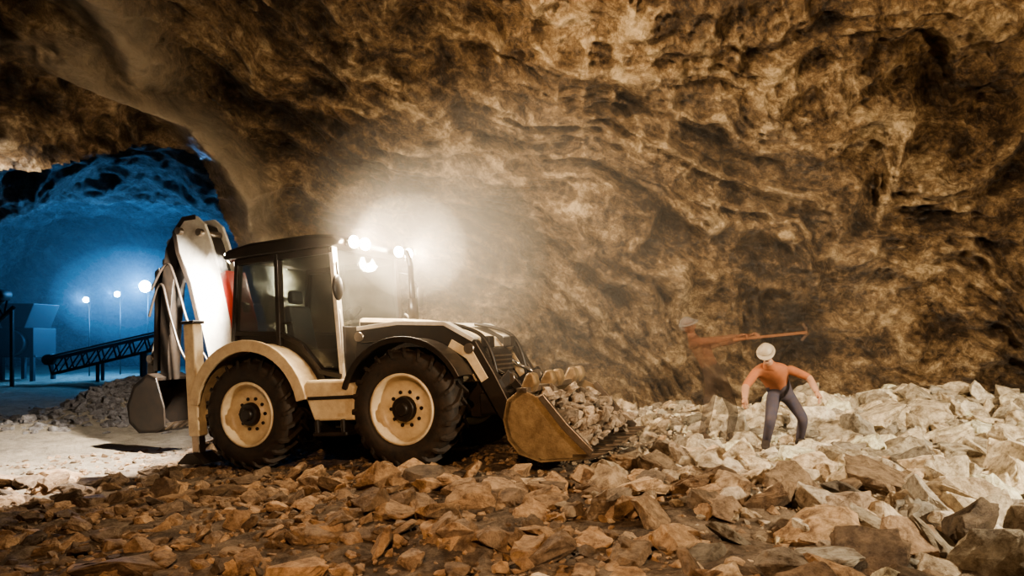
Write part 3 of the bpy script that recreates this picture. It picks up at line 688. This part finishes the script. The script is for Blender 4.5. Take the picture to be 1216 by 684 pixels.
    for s in 'RL':
        w, e = J['wr'+s], J['el'+s]; d0 = (w-e).normalized(); pn = J['palm'+s].normalized(); pn = (pn-d0*pn.dot(d0)).normalized(); sd_ = d0.cross(pn)*(1 if s == 'R' else -1)
        JJ = {'w': w-d0*.02, 'p': w+d0*.05, 'k': w+d0*.085}
        skinbody('palm_'+s, JJ, [('w', 'p'), ('p', 'k')], {'w': (.03, .026), 'p': (.042, .018), 'k': (.042, .015)}, 'p', root, 2).data.materials.append(mats[7])
        for i, (off, ln) in enumerate(((-.030, .072), (-.010, .080), (.011, .075), (.031, .058))):
            b = w+d0*.085+sd_*off
            c1 = b+(d0*math.cos(curl*.5)+pn*math.sin(curl*.5))*ln*.42; c2 = c1+(d0*math.cos(curl*1.3)+pn*math.sin(curl*1.3))*ln*.33; c3 = c2+(d0*math.cos(curl*2)+pn*math.sin(curl*2))*ln*.25
            skinbody('finger_%s_%d' % (s, i+1), {'o': b-d0*.025, 'a': b, 'b': c1, 'c': c2, 'd': c3}, [('o', 'a'), ('a', 'b'), ('b', 'c'), ('c', 'd')], {'o': .009, 'a': .0095, 'b': .009, 'c': .0085, 'd': .007}, 'o', root, 1).data.materials.append(mats[7])
        b = w+d0*.03-sd_*.03; c1 = b+(d0*.6-sd_*.75+pn*.3).normalized()*.035; c2 = c1+(d0*.85-sd_*.3+pn*.4).normalized()*.032
        skinbody('thumb_'+s, {'o': b, 'a': c1, 'b': c2}, [('o', 'a'), ('a', 'b')], {'o': .013, 'a': .011, 'b': .009}, 'o', root, 1).data.materials.append(mats[7])
    return root
gz = lambda x, y: float(G(x, y))
g1 = gz(3.34, 8.9); g2 = gz(3.80, 9.05)
person('mine_worker', dict(pelvis=(3.58, 9.10, .80), chest=(3.38, 8.86, 1.08), neck=(3.27, 8.72, 1.22), headb=(3.25, 8.68, 1.26), head=(3.21, 8.62, 1.335),
    shR=(3.18, 8.86, 1.10), elR=(2.98, 8.72, .90), wrR=(2.90, 8.50, .76), palmR=(.6, -.2, -.6),
    shL=(3.55, 8.80, 1.13), elL=(3.79, 8.70, 1.02), wrL=(3.80, 8.50, .84), palmL=(-.6, -.2, -.6),
    hipR=(3.48, 9.08, .76), knR=(3.33, 8.80, .43+g1*.5), anR=(3.34, 8.98, .09+g1), toeR=(3.28, 8.83, .045+g1),
    hipL=(3.68, 9.12, .76), knL=(3.79, 8.88, .44+g2*.5), anL=(3.84, 9.12, .09+g2), toeL=(3.84, 8.97, .045+g2)),
    (-.35, -.8, -.4), (M_jean, M_shirt, M_skin, M_boot, M_hair, True, M_hat, M_skin), hat=True)
al = .40
D1 = dusty('dusty_trousers', (.06, .038, .025), al); D2 = dusty('dusty_jacket', (.17, .07, .035), al); D3 = dusty('dusty_skin', (.30, .14, .08), .45); D4 = dusty('dusty_hat', (.16, .15, .14), .6)
g3 = gz(2.7, 9.6); g4 = gz(3.1, 9.7)
r2 = person('mine_worker.001', dict(pelvis=(2.88, 9.62, .97), chest=(2.62, 9.56, 1.40), neck=(2.50, 9.5, 1.56), headb=(2.47, 9.48, 1.62), head=(2.44, 9.46, 1.69),
    shR=(2.50, 9.38, 1.46), elR=(2.78, 9.22, 1.50), wrR=(3.02, 9.14, 1.55), palmR=(0, -.3, -.8),
    shL=(2.78, 9.66, 1.44), elL=(3.05, 9.50, 1.48), wrL=(3.24, 9.30, 1.56), palmL=(0, -.3, -.8),
    hipR=(2.79, 9.56, .92), knR=(2.70, 9.42, .50), anR=(2.66, 9.56, .09+g3), toeR=(2.74, 9.43, .045+g3),
    hipL=(2.97, 9.66, .92), knL=(3.10, 9.54, .50), anL=(3.10, 9.72, .09+g4), toeL=(3.2, 9.60, .045+g4)),
    (.8, -.5, -.25), (D1, D2, D3, D1, D1, False, D4, D3), hat=True, curl=1.0)
cyl('pick_handle', (2.95, 9.08, 1.50), (3.95, 9.16, 1.60), .02, dusty('dusty_wood', (.30, .13, .06), .4), r2)
tube('pick_head', [(3.89, 9.14, 1.71), (3.94, 9.15, 1.66), (3.95, 9.16, 1.60), (3.94, 9.17, 1.54), (3.89, 9.18, 1.49)], .018, dusty('dusty_iron', (.15, .09, .06), .3), r2)

# ------------------------------------------------------------------ tunnel equipment
M_frame = simple('dark_steel_frame', (.04, .048, .055), .6, .3)
M_belt = simple('conveyor_belt_rubber', (.03, .03, .03), .8)
def conveyor(name, p, q, w, hgt, n):
    r = bpy.data.objects.new(name, None); COL.objects.link(r)
    p, q = Vector(p), Vector(q); dvec = (q-p).normalized(); sd_ = dvec.cross(Vector((0, 0, 1))).normalized(); up = sd_.cross(dvec)
    L_ = (q-p).length
    for k, s in enumerate((-1, 1)):
        o = sd_*s*w/2
        bar('truss_top_%d' % k, p+o+up*hgt, q+o+up*hgt, .1, .1, M_frame, r); bar('truss_bottom_%d' % k, p+o, q+o, .1, .1, M_frame, r)
        for i in range(n):
            a = p+dvec*L_*i/n; b = p+dvec*L_*(i+1)/n
            bar('truss_post_%d_%d' % (k, i), a+o, a+o+up*hgt, .06, .06, M_frame, r); bar('truss_diagonal_%d_%d' % (k, i), a+o, b+o+up*hgt, .05, .05, M_frame, r)
    bar('belt', p+up*(hgt+.12), q+up*(hgt+.12), w*.9, .05, M_belt, r)
    cyl('drum_tail', p+up*hgt-sd_*w*.5, p+up*hgt+sd_*w*.5, .2, M_frame, r); cyl('drum_head', q+up*hgt-sd_*w*.5, q+up*hgt+sd_*w*.5, .2, M_frame, r)
    for i in (.35, .7, .97):
        a = p+dvec*L_*i
        for s in (-1, 1): bar('leg_%d_%d' % (int(i*100), s+1), a+sd_*s*w/2, (a.x+sd_.x*s*w/2, a.y+sd_.y*s*w/2, -.25), .1, .1, M_frame, r)
    return r
conveyor('belt_conveyor', (-17.4, 26, .15), (-13.4, 27.5, 1.25), .9, .55, 8)
conveyor('belt_conveyor.001', (-20.8, 24.5, .3), (-17.6, 23.6, 2.6), .8, .5, 7)
cr_ = bpy.data.objects.new('ore_crusher', None); COL.objects.link(cr_)
prism('hopper', [(-20.3, 3.2), (-18.5, 3.2), (-18.9, 2.2), (-19.8, 2.2)], 27.7, 29.3, M_frame, cr_, .03)
box('crusher_body', -20.0, -18.6, 27.8, 29.2, 1.0, 2.2, M_frame, cr_)
for i, (a, b) in enumerate(((-20.0, 27.8), (-18.75, 27.8), (-20.0, 29.05), (-18.75, 29.05))): box('crusher_leg_%d' % i, a, a+.15, b, b+.15, -.3, 1.1, M_frame, cr_)
cyl('flywheel', (-19.3, 27.5, 1.6), (-19.3, 27.8, 1.6), .5, M_frame, cr_)
cr_.location = (-.9, 0, -.3)
M_blue = simple('flood_lens_blue', (1, 1, 1), .3, 0, emis=(.45, .76, 1), estr=160)
BL = (.10, .42, 1)
def dust(name, c, rad, dens, col, an, parent=None):
    bm = bmesh.new(); bmesh.ops.create_uvsphere(bm, u_segments=48, v_segments=32, radius=1)
    bmesh.ops.scale(bm, vec=rad, verts=bm.verts); bmesh.ops.translate(bm, vec=c, verts=bm.verts)
    mv = bpy.data.materials.new('airborne_dust'); mv.use_nodes = True; N = mv.node_tree.nodes; N.remove(N['Principled BSDF'])
    vs = N.new('ShaderNodeVolumeScatter'); vs.inputs['Density'].default_value = dens; vs.inputs['Anisotropy'].default_value = an; vs.inputs['Color'].default_value = (*col, 1)
    mv.node_tree.links.new(vs.outputs[0], N['Material Output'].inputs['Volume'])
    return bm_obj(name, bm, mv, parent, 0, True)
tdust = bpy.data.objects.new('tunnel_dust', None); COL.objects.link(tdust)
for i, (px, py, pz, W, rr) in enumerate(((-19.1, 30.6, 3.2, 260, .15), (-17.7, 30.6, 3.45, 300, .15), (-16.45, 30.6, 3.8, 1500, .32))):
    r = bpy.data.objects.new('flood_lamp' if i == 0 else 'flood_lamp.%03d' % i, None); COL.objects.link(r)
    cyl('pole', (px, py+.25, -.3), (px, py+.25, pz), .03, M_black, r); box('housing', px-rr*.7, px+rr*.7, py+.02, py+.2, pz-rr*.7, pz+rr*.7, M_frame, r)
    cyl('lens', (px, py+.02, pz), (px, py-.02, pz), rr*.8, M_blue, r)
    point('glow', (px, py-.35, pz), W, BL, rr, r)
dust('dust_haze_near_lamps', (-17.0, 30.3, 3.4), (3.4, 1.8, 2.2), .022, (.9, .95, 1), 0, tdust)
dust('dust_haze_far', (-18, 31, 3), (8, 7, 5), .015, (.9, .95, 1), .1, tdust)
point('tunnel_fill_lamp', (-15, 36, 4.5), 420, BL, .3, None)

# ------------------------------------------------------------------ mine lights and added fill lights, out of frame
spot('flood_light_right', (7.6, 2.6, 3.7), Vector((4.6, 8.0, .2))-Vector((7.6, 2.6, 3.7)), 4600, (1, .85, .63), 100, .8, .12, None)
spot('fill_light_wall', (-.8, 6.8, 6.2), Vector((5.0, 11.5, 4.4))-Vector((-.8, 6.8, 6.2)), 1350, (1, .75, .48), 125, .9, .10, None)  # added spot, out of view, grazes the wall to bring out its relief
spot('fill_light_vault', (6.5, 5.6, 5.4), Vector((5.6, 11.5, 5.6))-Vector((6.5, 5.6, 5.4)), 900, (1, .77, .50), 130, .9, .10, None)  # unseen spot added to brighten the upper right of the wall
spot('flood_light_front', (-1.0, .8, 3.9), Vector((-.2, 7.0, .2))-Vector((-1.0, .8, 3.9)), 1500, (1, .63, .35), 85, .9, .10, None)

w = bpy.data.worlds.new('world'); scene.world = w; w.use_nodes = True
w.node_tree.nodes['Background'].inputs[0].default_value = (.02, .018, .015, 1); w.node_tree.nodes['Background'].inputs[1].default_value = .2

# airborne dust around the working machine (real participating media, nested so it thins outwards)
dc = bpy.data.objects.new('dust_cloud', None); COL.objects.link(dc)
for i, (c, rad, dn) in enumerate((((-1.35, 9.2, 2.75), (.75, 1.2, .7), .06), ((-1.1, 9.3, 2.6), (1.6, 1.5, 1.5), .025), ((-.4, 9.5, 2.4), (2.9, 1.9, 2.5), .017), ((.6, 9.8, 1.9), (5.0, 2.3, 3.5), .012))):
    dust('dust_puff_%d' % i, c, rad, dn, (1, .92, .82), .1, dc)
